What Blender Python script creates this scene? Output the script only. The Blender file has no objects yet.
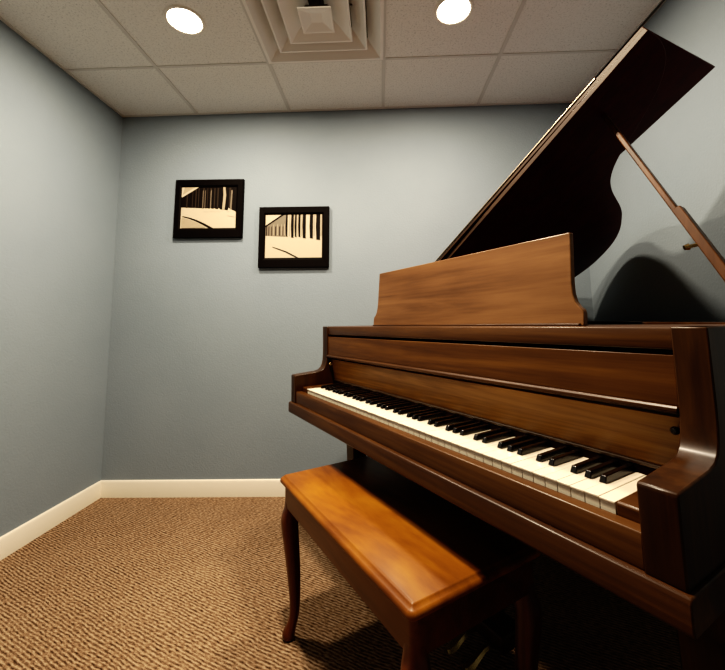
import bpy, bmesh, math, random
from mathutils import Vector, Matrix
random.seed(7)
SC = bpy.context.scene
C = SC.collection
PI = math.pi

# ------------------------------------------------------------------ materials
def new_mat(name):
    m = bpy.data.materials.new(name); m.use_nodes = True
    nt = m.node_tree
    return m, nt, nt.nodes['Principled BSDF']

def N(nt, typ, **kw):
    n = nt.nodes.new(typ)
    for k, v in kw.items():
        if k in n.inputs.keys(): n.inputs[k].default_value = v
        else: setattr(n, k, v)
    return n

def ramp(nt, fac, stops):
    r = nt.nodes.new('ShaderNodeValToRGB')
    el = r.color_ramp.elements
    while len(el) < len(stops): el.new(0.5)
    for e, (p, c) in zip(el, stops):
        e.position = p; e.color = (c[0], c[1], c[2], 1)
    nt.links.new(fac, r.inputs['Fac'])
    return r

def plain(name, col, rough=.5, metal=0., spec=.5, coat=0.):
    m, nt, b = new_mat(name)
    b.inputs['Base Color'].default_value = (*col, 1)
    b.inputs['Roughness'].default_value = rough
    b.inputs['Metallic'].default_value = metal
    b.inputs['Specular IOR Level'].default_value = spec
    b.inputs['Coat Weight'].default_value = coat
    n = N(nt, 'ShaderNodeTexNoise', Scale=60.0, Detail=3.0)
    mp = nt.nodes.new('ShaderNodeMapRange')
    mp.inputs['To Min'].default_value = max(0.02, rough-.06); mp.inputs['To Max'].default_value = min(1, rough+.06)
    nt.links.new(n.outputs['Fac'], mp.inputs['Value']); nt.links.new(mp.outputs['Result'], b.inputs['Roughness'])
    return m

def wood(name, dark, mid, light, scale=(1.2, 26, 26), rough=.32, coat=.15, rot=(0, 0, 0), blotch=.5, spec=.4):
    m, nt, b = new_mat(name)
    tc = nt.nodes.new('ShaderNodeTexCoord')
    mp = N(nt, 'ShaderNodeMapping'); mp.inputs['Scale'].default_value = scale; mp.inputs['Rotation'].default_value = rot
    nt.links.new(tc.outputs['Object'], mp.inputs['Vector'])
    n1 = N(nt, 'ShaderNodeTexNoise', Scale=1.0, Detail=6.0, Roughness=.6, Distortion=.7)
    nt.links.new(mp.outputs['Vector'], n1.inputs['Vector'])
    mp2 = N(nt, 'ShaderNodeMapping'); mp2.inputs['Scale'].default_value = tuple(s*7 for s in scale)
    nt.links.new(tc.outputs['Object'], mp2.inputs['Vector'])
    n2 = N(nt, 'ShaderNodeTexNoise', Scale=1.0, Detail=3.0)
    nt.links.new(mp2.outputs['Vector'], n2.inputs['Vector'])
    n3 = N(nt, 'ShaderNodeTexNoise', Scale=4.0, Detail=3.0)
    nt.links.new(tc.outputs['Object'], n3.inputs['Vector'])
    a = N(nt, 'ShaderNodeMath', operation='MULTIPLY_ADD'); a.inputs[1].default_value = .25
    nt.links.new(n2.outputs['Fac'], a.inputs[0]); nt.links.new(n1.outputs['Fac'], a.inputs[2])
    s = N(nt, 'ShaderNodeMath', operation='MULTIPLY_ADD'); s.inputs[1].default_value = blotch*.5
    nt.links.new(n3.outputs['Fac'], s.inputs[0]); nt.links.new(a.outputs[0], s.inputs[2])
    off = .125 + blotch*.25
    r = ramp(nt, s.outputs[0], [(.30+off, dark), (.50+off, mid), (.72+off, light)])
    # long stops above 1 are clamped by the ramp, so remap first
    mr = nt.nodes.new('ShaderNodeMapRange')
    mr.inputs['From Min'].default_value = .28+off; mr.inputs['From Max'].default_value = .72+off
    nt.links.new(s.outputs[0], mr.inputs['Value']); nt.links.new(mr.outputs['Result'], r.inputs['Fac'])
    e = r.color_ramp.elements
    e[0].position = 0.0; e[1].position = .5; e[2].position = 1.0
    nt.links.new(r.outputs['Color'], b.inputs['Base Color'])
    b.inputs['Roughness'].default_value = rough
    b.inputs['Coat Weight'].default_value = coat; b.inputs['Coat Roughness'].default_value = .18
    b.inputs['Specular IOR Level'].default_value = spec
    bp = N(nt, 'ShaderNodeBump', Strength=.04, Distance=.002)
    nt.links.new(n2.outputs['Fac'], bp.inputs['Height']); nt.links.new(bp.outputs['Normal'], b.inputs['Normal'])
    return m

CASE = wood('case_walnut', (.024, .0082, .0020), (.053, .0202, .0045), (.094, .040, .0090), rough=.38, coat=.06, spec=.35)
CASE_V = wood('case_walnut_upright_grain_shaded', (.018, .0066, .0018), (.036, .0138, .0032), (.062, .026, .0062), scale=(26, 26, 1.4), rough=.38, coat=.04, spec=.3)  # darker than CASE: shade on the arms is put into the colour
PANEL = wood('fallboard_walnut_lit', (.075, .029, .0055), (.205, .090, .0185), (.39, .190, .045), scale=(1.0, 22, 22), rough=.42, coat=.06, spec=.3)  # light streak on the lower fallboard painted in as a brighter gold
DESK = wood('desk_walnut', (.090, .038, .0125), (.155, .073, .026), (.215, .110, .042), scale=(.9, 16, 16), rot=(0, math.radians(9), 0), rough=.36, coat=.12)
LIDW = wood('lid_dark', (.045, .0032, .0018), (.062, .0048, .0026), (.078, .007, .004), rough=.42, coat=.0, spec=.12)
LIDE = wood('lid_edge', (.03, .014, .006), (.052, .027, .012), (.075, .041, .019), rough=.5, coat=.0)
STICK = wood('prop_wood', (.050, .020, .0065), (.100, .042, .014), (.160, .072, .026), scale=(20, 20, 2), rough=.4)
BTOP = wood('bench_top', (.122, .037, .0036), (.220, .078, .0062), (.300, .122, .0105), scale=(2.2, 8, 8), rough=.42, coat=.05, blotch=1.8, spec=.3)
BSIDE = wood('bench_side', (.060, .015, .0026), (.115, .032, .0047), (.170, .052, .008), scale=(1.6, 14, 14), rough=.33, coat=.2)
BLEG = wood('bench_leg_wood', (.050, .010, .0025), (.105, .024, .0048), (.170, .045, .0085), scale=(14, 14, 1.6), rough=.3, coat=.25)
IVORY = plain('key_ivory', (.77, .69, .55), .28, coat=.2)
IVORYD = plain('key_front', (.78, .71, .57), .45)
EBONY = plain('key_ebony', (.006, .004, .0035), .25, coat=.3)
BRASS = plain('brass', (.50, .37, .18), .28, metal=1.)
HINGE = plain('hinge_metal', (.55, .45, .33), .3, metal=1.)
FELT_GAP = plain('felt_and_gap_shade', (.012, .003, .002), .9, spec=.1)  # key felt, and the painted shade in the gap under the desk shelf
IRON = plain('iron_plate_gold', (.20, .12, .035), .4, metal=.6)
SPRUCE = wood('soundboard_wood', (.08, .03, .01), (.12, .05, .02), (.16, .07, .03), rough=.5, coat=0)
FRAME = plain('frame_black', (.0035, .0022, .002), .6, spec=.08)
CREAM = plain('print_cream', (.50, .425, .305), .5, spec=.2)
CREAM2 = plain('print_ochre', (.36, .29, .20), .5, spec=.2)
PBLACK = plain('print_black', (.007, .0045, .0035), .6, spec=.1)
PGREY = plain('print_grey', (.16, .125, .085), .5)
PGREY2 = plain('print_dark_grey', (.035, .025, .018), .6, spec=.1)
TRIMW = plain('baseboard_paint', (.80, .74, .62), .35)
VENTW = plain('vent_paint', (.84, .82, .77), .45)
VENTD = plain('vent_dark', (.10, .085, .065), .8)
GRIDM = plain('grid_paint', (.66, .65, .61), .6)
RINGW = plain('light_trim', (.8, .76, .68), .4)

def wall_mat():
    m, nt, b = new_mat('wall_blue_grey')
    tc = nt.nodes.new('ShaderNodeTexCoord')
    n = N(nt, 'ShaderNodeTexNoise', Scale=110.0, Detail=3.0, Roughness=.55)
    nt.links.new(tc.outputs['Object'], n.inputs['Vector'])
    n2 = N(nt, 'ShaderNodeTexNoise', Scale=2.0, Detail=4.0)
    nt.links.new(tc.outputs['Object'], n2.inputs['Vector'])
    r = ramp(nt, n2.outputs['Fac'], [(.3, (.228, .272, .308)), (.7, (.250, .294, .330))])
    nt.links.new(r.outputs['Color'], b.inputs['Base Color'])
    b.inputs['Roughness'].default_value = .6
    b.inputs['Specular IOR Level'].default_value = .2
    bp = N(nt, 'ShaderNodeBump', Strength=.30, Distance=.004)
    nt.links.new(n.outputs['Fac'], bp.inputs['Height']); nt.links.new(bp.outputs['Normal'], b.inputs['Normal'])
    return m
WALL = wall_mat()

def ceiling_mat():
    m, nt, b = new_mat('ceiling_tile')
    tc = nt.nodes.new('ShaderNodeTexCoord')
    n = N(nt, 'ShaderNodeTexNoise', Scale=120.0, Detail=4.0, Roughness=.7)
    nt.links.new(tc.outputs['Object'], n.inputs['Vector'])
    v = N(nt, 'ShaderNodeTexVoronoi', Scale=55.0)
    nt.links.new(tc.outputs['Object'], v.inputs['Vector'])
    r = ramp(nt, n.outputs['Fac'], [(.30, (.56, .56, .53)), (.45, (.82, .82, .78)), (.7, (.87, .87, .835))])
    r2 = ramp(nt, v.outputs['Distance'], [(.06, (.62, .62, .62)), (.16, (1, 1, 1))])
    mx = N(nt, 'ShaderNodeMix', data_type='RGBA', blend_type='MULTIPLY'); mx.inputs[0].default_value = .7
    nt.links.new(r.outputs['Color'], mx.inputs[6]); nt.links.new(r2.outputs['Color'], mx.inputs[7])
    nt.links.new(mx.outputs[2], b.inputs['Base Color'])
    b.inputs['Roughness'].default_value = .9
    b.inputs['Specular IOR Level'].default_value = .1
    bp = N(nt, 'ShaderNodeBump', Strength=.4, Distance=.004)
    nt.links.new(n.outputs['Fac'], bp.inputs['Height']); nt.links.new(bp.outputs['Normal'], b.inputs['Normal'])
    return m
CEIL = ceiling_mat()

def carpet_mat():
    m, nt, b = new_mat('carpet_loop')
    tc = nt.nodes.new('ShaderNodeTexCoord')
    rot = N(nt, 'ShaderNodeMapping'); rot.inputs['Rotation'].default_value = (0, 0, math.radians(26))   # rows run down to the right
    nt.links.new(tc.outputs['Object'], rot.inputs['Vector'])
    # gentle waviness of the rows
    nw = N(nt, 'ShaderNodeTexNoise', Scale=9.0, Detail=2.0)
    nt.links.new(rot.outputs['Vector'], nw.inputs['Vector'])
    sub = N(nt, 'ShaderNodeVectorMath', operation='SUBTRACT'); sub.inputs[1].default_value = (.5, .5, .5)
    nt.links.new(nw.outputs['Color'], sub.inputs[0])
    scl = N(nt, 'ShaderNodeVectorMath', operation='SCALE'); scl.inputs['Scale'].default_value = .018
    nt.links.new(sub.outputs[0], scl.inputs[0])
    add = N(nt, 'ShaderNodeVectorMath', operation='ADD')
    nt.links.new(rot.outputs['Vector'], add.inputs[0]); nt.links.new(scl.outputs[0], add.inputs[1])
    # rows
    w = N(nt, 'ShaderNodeTexWave', wave_type='BANDS', bands_direction='Y', Scale=28.0, Distortion=1.6, Detail=1.0)
    w.inputs['Detail Scale'].default_value = 2.5
    nt.links.new(add.outputs[0], w.inputs['Vector'])
    # dashes along the rows
    md = N(nt, 'ShaderNodeMapping'); md.inputs['Scale'].default_value = (56, 160, 1)
    nt.links.new(add.outputs[0], md.inputs['Vector'])
    nd = N(nt, 'ShaderNodeTexNoise', Scale=1.0, Detail=2.0, Roughness=.6)
    nt.links.new(md.outputs['Vector'], nd.inputs['Vector'])
    mix = N(nt, 'ShaderNodeMath', operation='MULTIPLY_ADD'); mix.inputs[1].default_value = .30
    nt.links.new(w.outputs['Fac'], mix.inputs[0])
    k = N(nt, 'ShaderNodeMath', operation='MULTIPLY'); k.inputs[1].default_value = 1.05
    nt.links.new(nd.outputs['Fac'], k.inputs[0]); nt.links.new(k.outputs[0], mix.inputs[2])
    nb = N(nt, 'ShaderNodeTexNoise', Scale=2.2, Detail=3.0)
    nt.links.new(tc.outputs['Object'], nb.inputs['Vector'])
    k2 = N(nt, 'ShaderNodeMath', operation='MULTIPLY_ADD'); k2.inputs[1].default_value = .22; 
    nt.links.new(nb.outputs['Fac'], k2.inputs[0]); nt.links.new(mix.outputs[0], k2.inputs[2])
    r = ramp(nt, k2.outputs[0], [(.47, (.045, .023, .0115)), (.66, (.142, .085, .047)), (.86, (.285, .190, .116)), (1.0, (.40, .285, .188))])
    nt.links.new(r.outputs['Color'], b.inputs['Base Color'])
    b.inputs['Roughness'].default_value = .95
    b.inputs['Specular IOR Level'].default_value = .05
    bp = N(nt, 'ShaderNodeBump', Strength=.8, Distance=.006)
    nt.links.new(mix.outputs[0], bp.inputs['Height']); nt.links.new(bp.outputs['Normal'], b.inputs['Normal'])
    return m
CARPET = carpet_mat()

LENS, _nt, _b = new_mat('light_lens')
_b.inputs['Base Color'].default_value = (1, .95, .85, 1)
_b.inputs['Emission Color'].default_value = (1, .86, .66, 1)
_b.inputs['Emission Strength'].default_value = 14.0

# ------------------------------------------------------------------ mesh helpers
def obj(name, bm, mats, parent=None, bevel=0., seg=2, smooth=False, angle=40):
    bmesh.ops.recalc_face_normals(bm, faces=bm.faces)
    me = bpy.data.meshes.new(name); bm.to_mesh(me); bm.free()
    for m in (mats if isinstance(mats, (list, tuple)) else [mats]): me.materials.append(m)
    o = bpy.data.objects.new(name, me); C.objects.link(o)
    if parent: o.parent = parent
    if bevel:
        md = o.modifiers.new('bevel', 'BEVEL'); md.width = bevel; md.segments = seg
        md.limit_method = 'ANGLE'; md.angle_limit = math.radians(35)
    if smooth or bevel:
        for p in me.polygons: p.use_smooth = True
        me.set_sharp_from_angle(angle=math.radians(angle))
    return o

def thing(name, label, cat, loc=(0, 0, 0), rotz=0., group=None):
    o = bpy.data.objects.new(name, None); C.objects.link(o)
    o.location = loc; o.rotation_euler = (0, 0, rotz); o.empty_display_size = .1
    o['label'] = label; o['category'] = cat
    if group: o['group'] = group
    return o

def struct(o):
    o['kind'] = 'structure'; return o

def box(bm, x0, x1, y0, y1, z0, z1, mi=0):
    v = [bm.verts.new(p) for p in [(x0,y0,z0),(x1,y0,z0),(x1,y1,z0),(x0,y1,z0),(x0,y0,z1),(x1,y0,z1),(x1,y1,z1),(x0,y1,z1)]]
    for f in [(0,3,2,1),(4,5,6,7),(0,1,5,4),(1,2,6,5),(2,3,7,6),(3,0,4,7)]:
        fc = bm.faces.new([v[i] for i in f]); fc.material_index = mi
    return v

def B(*a):
    bm = bmesh.new(); box(bm, *a); return bm

def prism(bm, pts0, pts1, mi=0):
    """closed solid between two matching polygons"""
    a = [bm.verts.new(p) for p in pts0]; b = [bm.verts.new(p) for p in pts1]
    n = len(a)
    f = bm.faces.new(a[::-1]); f.material_index = mi
    f = bm.faces.new(b); f.material_index = mi
    for i in range(n):
        f = bm.faces.new([a[i], a[(i+1) % n], b[(i+1) % n], b[i]]); f.material_index = mi

def extr_a(bm, prof, a0, a1, mi=0):       # profile in (b,z), extruded along a (x)
    prism(bm, [(a0, b, z) for b, z in prof], [(a1, b, z) for b, z in prof], mi)

def extr_z(bm, pts, z0, z1, mi=0):
    prism(bm, [(x, y, z0) for x, y in pts], [(x, y, z1) for x, y in pts], mi)

def tube(bm, p0, p1, r0, r1=None, n=14, mi=0):
    p0, p1 = Vector(p0), Vector(p1); r1 = r0 if r1 is None else r1
    d = (p1-p0).normalized(); u = d.orthogonal().normalized(); w = d.cross(u)
    c0 = [tuple(p0 + r0*(math.cos(2*PI*i/n)*u + math.sin(2*PI*i/n)*w)) for i in range(n)]
    c1 = [tuple(p1 + r1*(math.cos(2*PI*i/n)*u + math.sin(2*PI*i/n)*w)) for i in range(n)]
    prism(bm, c0, c1, mi)

def bar(bm, p0, p1, side, w, t, mi=0):
    """rectangular bar from p0 to p1, width w along side, thickness t across"""
    p0, p1 = Vector(p0), Vector(p1); d = (p1-p0).normalized()
    s = Vector(side); s = (s - d*s.dot(d)).normalized(); q = d.cross(s)
    def ring(p): return [tuple(p + i*w/2*s + j*t/2*q) for i, j in ((-1,-1),(1,-1),(1,1),(-1,1))]
    prism(bm, ring(p0), ring(p1), mi)

def catmull(P, n=6):
    out = []
    for i in range(len(P)-1):
        p0 = P[max(i-1, 0)]; p1 = P[i]; p2 = P[i+1]; p3 = P[min(i+2, len(P)-1)]
        for k in range(n):
            t = k/n
            out.append(tuple(.5*((2*p1[j]) + (-p0[j]+p2[j])*t + (2*p0[j]-5*p1[j]+4*p2[j]-p3[j])*t*t + (-p0[j]+3*p1[j]-3*p2[j]+p3[j])*t**3) for j in range(2)))
    out.append(tuple(P[-1])); return out

def ring_loft(bm, rings, cap=True, mi=0):
    R = [[bm.verts.new(p) for p in r] for r in rings]
    n = len(R[0])
    for a, b in zip(R, R[1:]):
        for i in range(n):
            f = bm.faces.new([a[i], a[(i+1) % n], b[(i+1) % n], b[i]]); f.material_index = mi
    if cap:
        bm.faces.new(R[0][::-1]); bm.faces.new(R[-1])

# ------------------------------------------------------------------ room shell
XL, XR, YB, YF, ZC = -1.677, 1.280, 2.348, -1.70, 2.376
T = .10
o = struct(obj('floor', B(XL-T, XR+T, YF-T, YB+T, -.08, 0), CARPET))
o = struct(obj('wall_back', B(XL-T, XR+T, YB, YB+T, 0, ZC+.12), WALL))
o = struct(obj('wall_left', B(XL-T, XL, YF, YB, 0, ZC+.12), WALL))
o = struct(obj('wall_right', B(XR, XR+T, YF, YB, 0, ZC+.12), WALL))
o = struct(obj('wall_front', B(XL-T, XR+T, YF-T, YF, 0, ZC+.12), WALL))

def baseboard(name, a, b, inward):
    # a,b ends along the wall at floor level, inward = unit vector into the room
    prof = [(0, 0), (.013, 0), (.013, .080), (.009, .090), (.004, .094), (0, .094)]
    bm = bmesh.new()
    prism(bm, [(a[0]+inward[0]*d, a[1]+inward[1]*d, z) for d, z in prof], [(b[0]+inward[0]*d, b[1]+inward[1]*d, z) for d, z in prof])
    return struct(obj(name, bm, TRIMW, smooth=True, angle=25))
baseboard('baseboard_back', (XL, YB), (XR, YB), (0, -1))
baseboard('baseboard_left', (XL, YF), (XL, YB-.013), (1, 0))
baseboard('baseboard_right', (XR, YF), (XR, YB-.013), (-1, 0))
baseboard('baseboard_front', (XL+.013, YF), (XR-.013, YF), (0, 1))

# ceiling: lay-in tiles (one 2 ft tile opening left for the vent, holes behind the lamps not needed)
SEAM_X = [-1.175 + .61*k for k in range(-1, 5)]
SEAM_Y = [1.875 - .61*k for k in range(-1, 7)]
bm = bmesh.new()
xs = [XL] + [x for x in SEAM_X if XL < x < XR] + [XR]
ys = sorted([YF, YB] + [y for y in SEAM_Y if YF < y < YB])
for i in range(len(xs)-1):
    for j in range(len(ys)-1):
        if abs(xs[i]+.565) < .01 and abs(ys[j]-1.265) < .01: continue
        box(bm, xs[i], xs[i+1], ys[j], ys[j+1], ZC, ZC+.015)
ceiling = struct(obj('ceiling', bm, CEIL))
bm = bmesh.new()
for x in xs[1:-1]: box(bm, x-.0095, x+.0095, YF, YB, ZC-.004, ZC+.0005)
for y in ys[1:-1]: box(bm, XL, XR, y-.0075, y+.0075, ZC-.0035, ZC+.0007)
w_ = .016
box(bm, XL, XL+w_, YF, YB, ZC-.004, ZC); box(bm, XR-w_, XR, YF, YB, ZC-.004, ZC)
box(bm, XL, XR, YB-w_, YB, ZC-.0041, ZC); box(bm, XL, XR, YF, YF+w_, ZC-.0041, ZC)
obj('ceiling_grid', bm, GRIDM, ceiling)

# ------------------------------------------------------------------ air vent
vx, vy = -.26, 1.57
vent = thing('ceiling_vent', 'square white stepped air vent set in the ceiling between the two lamps', 'vent', (vx, vy, ZC))
def sq(h, z): return [(-h, -h, z), (h, -h, z), (h, h, z), (-h, h, z)]
def cone(h_out, z_out, h_in, z_in, lip=.008):
    bm = bmesh.new()
    # a flared square louver: bright lower lip, sloping face going up and in
    rings = [sq(h_in, z_in), sq(h_out-lip, z_out), sq(h_out, z_out), sq(h_out, z_out+.006), sq(h_in+.004, z_in+.006)]
    ring_loft(bm, rings, cap=False)
    return bm
bm = bmesh.new()
ring_loft(bm, [sq(.303, -.001), sq(.303, -.008), sq(.288, -.010), sq(.225, .052), sq(.225, .060)], cap=False)
obj('vent_frame', bm, VENTW, vent)
obj('louver', cone(.222, -.010, .150, .055), VENTW, vent)
obj('louver', cone(.152, -.018, .035, .056), VENTW, vent)
bm = bmesh.new()
ring_loft(bm, [sq(.026, -.016), sq(.066, -.030), sq(.073, -.030), sq(.073, -.024), sq(.030, -.004)], cap=True)
obj('vent_core', bm, VENTW, vent)
bm = bmesh.new(); ring_loft(bm, [sq(.300, .075), sq(.300, .08)], cap=True)
bmx = bm
obj('vent_duct', bmx, VENTD, vent)
bm = bmesh.new(); ring_loft(bm, [[(.018*math.cos(t), -.105+.018*math.sin(t), z) for t in [2*PI*i/16 for i in range(16)]] for z in (-.006, .02)])

bm.free()
bm = bmesh.new(); tube(bm, (0, 0, 0), (0, 0, .076), .02); tube(bm, (0, 0, .045), (.17, 0, .045), .004); tube(bm, (0, 0, .045), (-.17, 0, .045), .004)
obj('support_rod', bm, VENTD, vent)

# ------------------------------------------------------------------ recessed lamps
def lamp(x, y, power, label, group, r=.072):
    t = thing('ceiling_light', label, 'light', (x, y, ZC), 0, group)
    n = 40
    circ = lambda rr, z: [(rr*math.cos(2*PI*i/n), rr*math.sin(2*PI*i/n), z) for i in range(n)]
    bm = bmesh.new(); ring_loft(bm, [circ(r, -.004), circ(r+.004, -.007), circ(r+.012, -.006), circ(r+.016, -.0005), circ(r, -.0005)], cap=False)
    obj('trim_ring', bm, RINGW, t, smooth=True)
    bm = bmesh.new(); ring_loft(bm, [circ(r, -.004), circ(r, -.001)])
    obj('lens', bm, LENS, t)
    L = bpy.data.lights.new('bulb', 'AREA'); L.shape = 'DISK'; L.size = 2*r*.92
    L.energy = power; L.color = (1.0, .84, .65); L.spread = math.radians(180)
    lo = bpy.data.objects.new('bulb', L); C.objects.link(lo); lo.parent = t; lo.location = (0, 0, -.009)
    return t
LG = 'recessed ceiling lights'
lamp(-.862, 1.572, 25, 'glowing round recessed ceiling light to the left of the air vent', LG)
lamp(.356, 1.572, 21, 'glowing round recessed ceiling light to the right of the air vent', LG)
lamp(-.24, .885, 40, 'round recessed ceiling light nearest the camera, alone on the near side of the vent', LG)

# ------------------------------------------------------------------ framed prints
def picture(loc, rot, w, h, label, kind):
    t = thing('framed_picture', label, 'picture', loc, 0, 'framed piano prints on the back wall')
    t.rotation_euler = (0, rot, 0)
    # frame: x along wall, z up, front face towards -y
    bl, br, bt, bb, d = .040, .043, .049, .061, .026
    x0, x1, z0, z1 = -w/2, w/2, -h/2, h/2
    bm = bmesh.new()
    outer = [(x0, z0), (x1, z0), (x1, z1), (x0, z1)]
    inner = [(x0+bl, z0+bb), (x1-br, z0+bb), (x1-br, z1-bt), (x0+bl, z1-bt)]
    mid = [((a[0]*.22+b[0]*.78), (a[1]*.22+b[1]*.78)) for a, b in zip(outer, inner)]
    rings = [[(x, 0, z) for x, z in outer], [(x, -d+.004, z) for x, z in outer], [(x*.99, -d, z*.99) for x, z in outer],
             [(x, -d+.001, z) for x, z in mid], [(x, -d+.008, z) for x, z in inner], [(x, 0, z) for x, z in inner]]
    ring_loft(bm, rings, cap=False)
    obj('frame', bm, FRAME, t)
    ix0, ix1, iz0, iz1 = inner[0][0], inner[1][0], inner[0][1], inner[2][1]
    yy = -d+.011
    bm = bmesh.new()
    layer = [0]
    def poly(pts, mi):
        layer[0] += 1
        y = yy - layer[0]*.00008
        f = bm.faces.new([bm.verts.new((ix0+(ix1-ix0)*u, y, iz1-(iz1-iz0)*v)) for u, v in pts]); f.material_index = mi
    box(bm, ix0, ix1, yy, -.002, iz0, iz1, 0)
    rr = random.Random(3)
    if kind == 'dark':
        poly([(0, .0), (1, 0), (1, .62), (.9, .58), (.6, .53), (0, .49)], 2)
        for u, wd in [(.10, .02), (.20, .012), (.26, .02), (.31, .015), (.40, .025), (.47, .012), (.53, .026), (.60, .02), (.66, .022), (.88, .035)]:
            poly([(u-wd/2, .02), (u+wd/2, .02), (u+wd/2, .5), (u-wd/2, .5)], 4)
        for u, wd in [(.39, .012), (.43, .01), (.535, .016)]:
            poly([(u-wd/2, .10), (u+wd/2, .06), (u+wd/2, .53), (u-wd/2, .53)], 3)
        poly([(.75, .0), (.79, .0), (.81, .2), (.79, .56), (.745, .56), (.76, .2)], 1)
        poly([(.90, .08), (.925, .08), (.915, .56), (.885, .56)], 3)
        for u in (.43, .48, .545, .61, .69, .87):     # rounded ends of the naturals
            poly([(u-.022, .60), (u-.012, .51), (u+.012, .53), (u+.03, .60)], 0)
        poly([(.99, .60), (.90, .55), (.84, .70), (.99, .74)], 0)
        poly([(0, 0), (.31, 0), (.02, .24), (0, .24)], 0); poly([(.05, .0), (.24, 0), (.02, .18)], 1)
        c = [(.03, .70), (.16, .735), (.30, .80), (.44, .885), (.60, 1.0)]
        poly(c + [(.52, 1.0), (.40, .91), (.28, .83), (.15, .76), (.03, .715)], 2)
        poly([(.02, .74), (.14, .775), (.27, .845), (.39, .925), (.46, .985), (.20, .99), (.02, .99)], 1)
    else:
        poly([(0, .24), (.30, .0), (.36, 0), (.36, .52), (0, .49)], 3)
        for u, wd in [(.02, .02), (.06, .015), (.11, .015), (.18, .02), (.25, .018), (.31, .012)]:
            poly([(u-wd/2, .28), (u+wd/2, .26), (u+wd/2, .49), (u-wd/2, .49)], 4)
        for u, wd in [(.145, .012), (.215, .014), (.285, .01), (.335, .014)]:
            poly([(u-wd/2, .24), (u+wd/2, .2), (u+wd/2, .48), (u-wd/2, .48)], 1)
        poly([(0, .0), (.28, .0), (0, .25)], 0)
        poly([(0, .25), (.28, 0), (.33, 0), (0, .29)], 2)
        for u, wd, v in [(.375, .03, .52), (.475, .045, .545), (.535, .03, .53), (.60, .035, .53), (.685, .055, .56), (.81, .055, .565), (.93, .07, .60)]:
            poly([(u-wd/2, .0), (u+wd/2, .0), (u+wd/2, v-.02), (u+wd/2+.008, v), (u-wd/2+.004, v-.01), (u-wd/2-.006, .28)], 2)
        for u, wd in [(.425, .02), (.505, .014), (.57, .012), (.64, .018), (.86, .02), (.985, .02)]:
            poly([(u-wd/2, .0), (u+wd/2, .0), (u+wd/2, .50), (u-wd/2, .50)], 1)
        c = [(.13, .745), (.26, .80), (.38, .855), (.48, .925), (.59, 1.0)]
        poly(c + [(.555, 1.0), (.46, .94), (.37, .875), (.25, .815), (.13, .755)], 2)
    obj('art_print', bm, [CREAM, CREAM2, PBLACK, PGREY, PGREY2], t)
    return t
picture((-1.0735, YB-.001, 1.730), math.radians(.8), .437, .378, 'black framed darker piano key print hanging higher on the left', 'dark')
picture((-.530, YB-.001, 1.533), math.radians(.7), .440, .385, 'black framed brighter piano key print hanging lower on the right', 'light')

# ------------------------------------------------------------------ grand piano (local axes: x along the keys, y into the case)
PX, PY, PA = -.3144, 1.6527, -1.0001
piano = thing('grand_piano', 'brown walnut baby grand piano with its lid propped open in the corner', 'piano', (PX, PY, 0), PA)
ZT = .979                                                        # case top

rim_pts = [(-.1, .117), (-.1, .40), (-.1, .80), (-.1, 1.12), (-.085, 1.26), (-.02, 1.365), (.09, 1.43), (.23, 1.462), (.37, 1.472), (.50, 1.462),
           (.63, 1.405), (.72, 1.325), (.80, 1.215), (.855, 1.11), (.905, .985), (.955, .895), (1.035, .815), (1.14, .735), (1.24, .655), (1.298, .57), (1.322, .47), (1.322, .30), (1.322, .117)]
outl = catmull(rim_pts, 5)
def offset(P, d):
    out = []
    for i, p in enumerate(P):
        a = P[max(i-1, 0)]; b = P[min(i+1, len(P)-1)]
        tx, ty = b[0]-a[0], b[1]-a[1]; l = math.hypot(tx, ty)
        out.append((p[0]+ty/l*d, p[1]-tx/l*d))
    return out
inl = offset(outl, .048)
bm = bmesh.new()
z0, z1 = .62, ZT
rows = [[bm.verts.new((x, y, z)) for x, y in P] for P, z in ((outl, z0), (outl, z1), (inl, z1), (inl, z0))]
n = len(outl)
for i in range(n-1):
    for r in range(4):
        bm.faces.new([rows[r][i], rows[r][i+1], rows[(r+1) % 4][i+1], rows[(r+1) % 4][i]])
bm.faces.new([rows[r][0] for r in range(4)]); bm.faces.new([rows[r][-1] for r in range(4)][::-1])
obj('case_rim', bm, CASE, piano, bevel=.003)

# arms at both ends of the keyboard
arm_prof = [(.1168, .657), (-.036, .657), (-.036, .768), (-.033, .773), (.03, .778), (.078, .783), (.096, .790), (.107, .803), (.1125, .825), (.1150, .86), (.1168, .90)]
arm_prof = [(-.036, .657), (-.036, .769), (-.033, .773), (.02, .777), (.070, .781), (.090, .786), (.102, .796), (.109, .810), (.1135, .83), (.1155, .86), (.1160, .90), (.1160, ZT), (.1165, ZT), (.1165, .657)]
arm_prof = arm_prof[:12] + [(.20, ZT), (.20, .657)]
for a0, a1 in ((-.1002, -.0515), (1.2735, 1.3222)):
    bm = bmesh.new(); extr_a(bm, arm_prof, a0, a1)
    obj('arm', bm, CASE_V, piano, bevel=.0025)
# key bed with a rounded front edge
bm = bmesh.new(); extr_a(bm, [(-.046, .616), (-.046, .650), (-.043, .656), (-.038, .6575), (.42, .6575), (.42, .612), (-.042, .612)], -.106, 1.328)
obj('key_bed', bm, CASE, piano, bevel=.002)
# key slip
bm = bmesh.new(); extr_a(bm, [(-.032, .6575), (-.032, .702), (-.030, .7055), (-.004, .7045), (-.003, .6575)], -.0515, 1.2735)
obj('key_slip', bm, CASE, piano, bevel=.0015)
# cheek blocks at the ends of the keys, stepped
for a0, a1 in ((-.0513, -.0025), (1.2275, 1.2733)):
    bm = bmesh.new(); extr_a(bm, [(-.002, .6578), (-.002, .7195), (.001, .7225), (.136, .7245), (.136, .6578)], a0, a1)
    obj('cheek_block', bm, CASE, piano, bevel=.0015)

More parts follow.
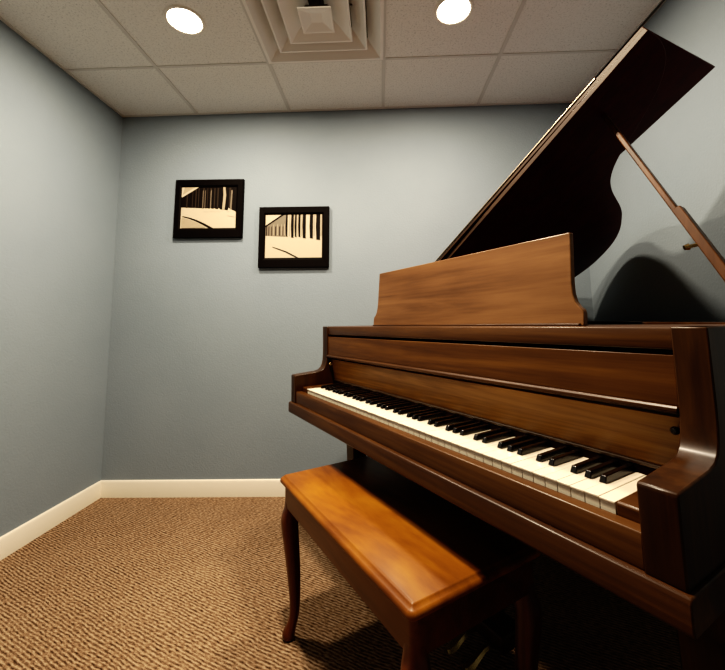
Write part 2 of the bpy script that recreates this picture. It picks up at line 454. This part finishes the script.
# keys
pitch = 1.225/52
def white_bm():
    bm = bmesh.new(); g = .0003
    extr_a(bm, [(-.0015, .7203), (-.0015, .7175), (.0005, .7165), (.0005, .700), (.148, .700), (.148, .7203)], g, pitch-g)
    for f in bm.faces:
        c = f.calc_center_median()
        if c.y < .02 and c.z < .717: f.material_index = 1
    return bm
wk = None
for i in range(52):
    if i == 0:
        wk = obj('white_key', white_bm(), [IVORY, IVORYD], piano, bevel=.0005, seg=1); k = wk
    else:
        k = wk.copy(); C.objects.link(k); k.parent = piano
    k.location = (i*pitch, 0, random.uniform(-.0004, .0004))
bm = bmesh.new()
hw, tw = .0062, .0047
prism(bm, [(-hw, .051, .7206), (hw, .051, .7206), (hw, .148, .7206), (-hw, .148, .7206)], [(-tw, .056, .7322), (tw, .056, .7322), (tw, .148, .7335), (-tw, .148, .7335)])
bk = obj('black_key', bm, EBONY, piano, bevel=.0012)
names = 'ABCDEFG'; first = True
for i in range(51):
    nm = names[i % 7]
    if nm in 'ACDFG':
        sh = {'A': .0016, 'C': -.0016, 'D': .0016, 'F': -.0022, 'G': 0}[nm]
        if first: k = bk; first = False
        else: k = bk.copy(); C.objects.link(k); k.parent = piano
        k.location = ((i+1)*pitch+sh, 0, 0)

# fallboard: leaning lower panel, nosing, upright upper panel
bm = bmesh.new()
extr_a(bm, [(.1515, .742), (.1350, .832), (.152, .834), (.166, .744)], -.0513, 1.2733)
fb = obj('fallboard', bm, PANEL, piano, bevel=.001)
bm = bmesh.new()
extr_a(bm, [(.131, .838), (.118, .840), (.112, .844), (.112, .849), (.116, .853), (.150, .853), (.150, .838)], -.0513, 1.2733)
obj('nosing', bm, CASE, fb, bevel=.001)
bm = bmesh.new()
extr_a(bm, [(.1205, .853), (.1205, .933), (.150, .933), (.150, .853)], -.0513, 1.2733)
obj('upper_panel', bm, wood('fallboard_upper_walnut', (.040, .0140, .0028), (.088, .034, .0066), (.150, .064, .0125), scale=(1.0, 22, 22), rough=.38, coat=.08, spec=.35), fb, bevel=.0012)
bm = bmesh.new()
extr_a(bm, [(.1490, .7345), (.1460, .740), (.1480, .7425), (.164, .7425), (.164, .7345)], -.0513, 1.2733)
obj('lower_moulding', bm, LIDE, fb, bevel=.0008)
for a in (-.040, 1.262):
    bm = bmesh.new(); ring = lambda rr, b: [(a+rr*math.cos(2*PI*i/14), b, .812+rr*math.sin(2*PI*i/14)) for i in range(14)]
    ring_loft(bm, [ring(.003, .1385), ring(.003, .130), ring(.0065, .128), ring(.0065, .123), ring(.004, .120)])
    obj('knob', bm, BRASS if a < 0 else EBONY, fb, smooth=True)
# felt behind the keys
bm = B(-.0513, 1.2733, .1485, .25, .66, .7335); obj('key_felt', bm, FELT_GAP, piano)

# shelf over the action that carries the music desk, and a dark filler as painted shade in the gap below
bm = bmesh.new()
extr_a(bm, [(.1225, .9415), (.1205, .944), (.1205, ZT-.0045), (.1225, ZT-.0005), (.41, ZT-.0005), (.41, .9415)], -.0513, 1.2733)
obj('desk_shelf', bm, CASE, piano, bevel=.001)
bm = B(-.0513, 1.2733, .1325, .40, .933, .9413); obj('shelf_gap_shade', bm, FELT_GAP, piano)
# music desk
def desk_bm():
    half = [(.4515, 0), (.4515, .028), (.449, .036), (.440, .044), (.4315, .056), (.4265, .075), (.4245, .10), (.4235, .222)]
    pts = [(.616+x, z) for x, z in half] + [(.616-x, z) for x, z in half[::-1]]
    bm = bmesh.new()
    lean = .085
    f = lambda z: .231 + z*lean
    prism(bm, [(x, f(z), ZT-.0002+z) for x, z in pts], [(x, f(z)+.016, ZT-.0002+z) for x, z in pts])
    return bm
md = obj('music_desk', desk_bm(), DESK, piano, bevel=.002)
bm = bmesh.new(); extr_a(bm, [(.224, ZT-.0004), (.224, ZT+.004), (.228, ZT+.006), (.2308, ZT+.006), (.2308, ZT-.0004)], .17, 1.06)
obj('ledge', bm, CASE, md, bevel=.001)
# interior: iron plate and soundboard
ins = offset(outl, .050)
bm = bmesh.new(); extr_z(bm, [(x, max(y, .42)) for x, y in ins if y > .40], .86, .875)
obj('iron_plate', bm, IRON, piano)
bm = bmesh.new(); extr_z(bm, [(x, y) for x, y in offset(outl, .046)], .66, .672)
bm.free()
bm = bmesh.new(); extr_z(bm, [(x, max(y, .425)) for x, y in ins if y > .41], .63, .645)
obj('soundboard', bm, SPRUCE, piano)

# lid, hinged along the bass side
TH = math.radians(30.5); AH, ZH = -.1, .985
def L(s, b, n=0.): return (AH + s*math.cos(TH) - n*math.sin(TH), b, ZH + s*math.sin(TH) + n*math.cos(TH))
lid_pts = [(1.466, .464), (1.466, .53), (1.445, .61), (1.385, .69), (1.28, .765), (1.155, .838), (1.079, .910), (1.033, .992), (1.001, 1.079), (.967, 1.174), (.925, 1.254), (.847, 1.363),
           (.746, 1.444), (.602, 1.495), (.464, 1.492), (.32, 1.470), (.17, 1.435), (.06, 1.35), (.01, 1.24), (0, 1.10)]
lp = catmull(lid_pts, 5) + [(0, .512)]
bm = bmesh.new(); prism(bm, [L(s, b, 0) for s, b in lp], [L(s, b, .0165) for s, b in lp])
front_edge = lambda f: abs(f.normal.y) > .9 and f.calc_center_median().y < .52
bm.normal_update()
for f in bm.faces:
    if front_edge(f): f.material_index = 1
lid = obj('lid', bm, [LIDW, LIDE], piano, bevel=.002)
bm = bmesh.new(); fl = [(.02, .486), (1.466, .474), (1.495, .868), (.02, .855)]
prism(bm, [L(s, b, .0195) for s, b in fl], [L(s, b, .0325) for s, b in fl])
bm.normal_update()
for f in bm.faces:
    if front_edge(f): f.material_index = 1
obj('lid_flap', bm, [LIDW, LIDE], lid, bevel=.002)
bm = bmesh.new()
bar(bm, L(.05, .484, .0345), L(1.32, .4745, .0345), (0, 1, 0), .006, .004)
obj('flap_hinge', bm, HINGE, lid, bevel=.001)

# prop stick: thin upper stick in a thicker lower one
Tp = Vector((.982, .590, 1.6165)); Bp = Vector((1.2955, .487, .9755))
d = Bp-Tp
bm = bmesh.new(); bar(bm, Tp-d*.03, Tp+d*.80, (0, 1, 0), .018, .014)
ps = obj('prop_stick', bm, STICK, piano, bevel=.003)
mid = Tp + d*.545
side = Vector((0, 1, 0)); side = (side - d.normalized()*side.dot(d.normalized())).normalized(); q = d.normalized().cross(side)
bm = bmesh.new(); sh = Vector((.54*.7, .84*.7, .55)); sh = (sh - d.normalized()*sh.dot(d.normalized())).normalized()*.005
bar(bm, mid+sh, Bp+sh, (0, 1, 0), .027, .021)
obj('sleeve', bm, STICK, ps, bevel=.003)
pg = Tp + d*.70
bm = bmesh.new()
vdir = (-side*.55 + Vector((-.6, 0, -.25))).normalized()
tube(bm, pg, pg+vdir*.032, .0045); tube(bm, pg+vdir*.026, pg+vdir*.036, .008, .006)
obj('peg', bm, BRASS, ps, smooth=True)

# legs
def piano_leg(a, b, label=None):
    bm = bmesh.new(); h = lambda w, z: [(a-w, b-w, z), (a+w, b-w, z), (a+w, b+w, z), (a-w, b+w, z)]
    ring_loft(bm, [h(.026, .045), h(.033, .44), h(.034, .47), h(.046, .49), h(.048, .6118)])
    l = obj('leg', bm, CASE_V, piano, bevel=.004)
    bm = bmesh.new(); ring = lambda rr, x: [(a+x, b+rr*math.cos(2*PI*i/18), .022+rr*math.sin(2*PI*i/18)) for i in range(18)]
    ring_loft(bm, [ring(.017, -.009), ring(.022, -.006), ring(.022, .006), ring(.017, .009)])
    tube(bm, (a, b, .02), (a, b, .047), .007)
    obj('caster', bm, BRASS, l, smooth=True)
piano_leg(.0, .232)
piano_leg(1.235, .232)
piano_leg(.40, 1.30)
# pedal lyre
bm = bmesh.new(); box(bm, .50, .73, .29, .38, .06, .105)
ly = obj('pedal_lyre', bm, CASE, piano, bevel=.006)
for a in (.555, .675):
    bm = bmesh.new(); ring = lambda rr, z: [(a+rr*math.cos(2*PI*i/16), (.335)+rr*math.sin(2*PI*i/16), z) for i in range(16)]
    ring_loft(bm, [ring(.020, .105), ring(.020, .13), ring(.014, .16), ring(.018, .35), ring(.014, .54), ring(.021, .57), ring(.021, .6118)])
    obj('lyre_post', bm, CASE_V, ly, smooth=True)
for a in (.545, .615, .685):
    bm = bmesh.new()
    rows = []
    for b, w, z in [(.30, .009, .062), (.26, .009, .060), (.235, .013, .054), (.21, .017, .047), (.190, .015, .043), (.182, .008, .042)]:
        rows.append([(a-w, b, z), (a-w*.5, b, z+.008), (a+w*.5, b, z+.008), (a+w, b, z), (a+w*.5, b, z-.004), (a-w*.5, b, z-.004)])
    ring_loft(bm, rows)
    obj('pedal', bm, BRASS, ly, smooth=True)

# ------------------------------------------------------------------ bench (local axes = piano's axes)
ca, sa = math.cos(PA), math.sin(PA)
BA, BB = .605, -.0135                                            # centre in piano axes
bench = thing('piano_bench', 'orange brown wooden piano bench with curved legs tucked under the keyboard', 'bench',
              (PX+ca*BA-sa*BB, PY+sa*BA+ca*BB, 0), PA)
hx, hy = .364, .1855
BZ = .022
def rrect(hx, hy, r, z, n=5):
    out = []
    for cx, cy, s in ((hx-r, hy-r, 0), (-hx+r, hy-r, 1), (-hx+r, -hy+r, 2), (hx-r, -hy+r, 3)):
        for i in range(n+1):
            t = (s + i/n)*PI/2
            out.append((cx+r*math.cos(t), cy+r*math.sin(t), z))
    return out
bm = bmesh.new()
prof = [(-.014, .448), (-.005, .4485), (-.001, .452), (0, .457), (-.002, .462), (-.006, .4655), (-.0105, .4665), (-.0125, .470), (-.0155, .4722)]
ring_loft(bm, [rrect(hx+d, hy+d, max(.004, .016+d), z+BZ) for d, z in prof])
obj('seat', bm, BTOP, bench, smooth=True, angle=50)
bm = bmesh.new()
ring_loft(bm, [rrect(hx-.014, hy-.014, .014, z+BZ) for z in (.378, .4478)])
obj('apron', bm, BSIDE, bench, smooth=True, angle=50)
def cabriole(sx, sy):
    bm = bmesh.new(); n = 16
    rows = []
    #       z     offset outward(diagonal)  half-size  squareness
    tbl = [(.4695, .000, .0195, .95), (.405, .000, .0195, .9), (.392, .002, .022, .6), (.372, .005, .0275, .35), (.345, .006, .0285, .2), (.300, .002, .0265, .1), (.250, -.002, .0240, .05),
           (.190, -.006, .0215, 0), (.130, -.009, .0180, 0), (.085, -.0085, .0155, 0), (.058, -.005, .0150, 0), (.038, .001, .0175, 0), (.022, .006, .0215, 0), (.010, .0065, .0205, 0), (.0, .006, .016, 0)]
    for z, off, r, sqr in tbl:
        cx, cy = sx*(hx-.034+off), sy*(hy-.034+off)
        ring = []
        for i in range(n):
            t = 2*PI*(i+.5)/n; c, s_ = math.cos(t), math.sin(t)
            k = (1-sqr) + sqr/max(abs(c), abs(s_))
            ring.append((cx+r*k*c, cy+r*k*s_, z))
        rows.append(ring)
    ring_loft(bm, rows)
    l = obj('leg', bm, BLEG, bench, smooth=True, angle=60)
    md_ = l.modifiers.new('sub', 'SUBSURF'); md_.levels = 1; md_.render_levels = 1
for sx in (-1, 1):
    for sy in (-1, 1): cabriole(sx, sy)

# ------------------------------------------------------------------ camera, world, view
F, CX, CY, PT, YW, RL = 382.795, 369.648, 277.448, .1167, -.0262, -.0179
H = .995
fwd = Vector((math.sin(YW)*math.cos(PT), math.cos(YW)*math.cos(PT), math.sin(PT)))
right = Vector((math.cos(YW), -math.sin(YW), 0)); up = right.cross(fwd)
r2 = math.cos(RL)*right + math.sin(RL)*up; u2 = -math.sin(RL)*right + math.cos(RL)*up
cd = bpy.data.cameras.new('camera'); co = bpy.data.objects.new('camera', cd); C.objects.link(co)
M = Matrix((r2, u2, -fwd)).transposed().to_4x4(); M.translation = (0, 0, H)
co.matrix_world = M
cd.sensor_fit = 'HORIZONTAL'; cd.sensor_width = 36.0; cd.lens = F/725*36
cd.shift_x = (362.5-CX)/725; cd.shift_y = (CY-335)/725
cd.clip_start = .02
SC.camera = co

w = bpy.data.worlds.new('world'); SC.world = w; w.use_nodes = True
w.node_tree.nodes['Background'].inputs['Color'].default_value = (.9, .8, .7, 1)
w.node_tree.nodes['Background'].inputs['Strength'].default_value = .0
SC.view_settings.view_transform = 'Standard'
SC.view_settings.exposure = 0.12
SC.view_settings.gamma = 1.0
SC.view_settings.use_curve_mapping = True
cm = SC.view_settings.curve_mapping
cv = cm.curves[3]
cv.points[0].location = (0, 0); cv.points[1].location = (1, 1)
for p in ((.015, .0038), (.05, .029), (.12, .105), (.35, .40)): cv.points.new(*p)
cm.update()
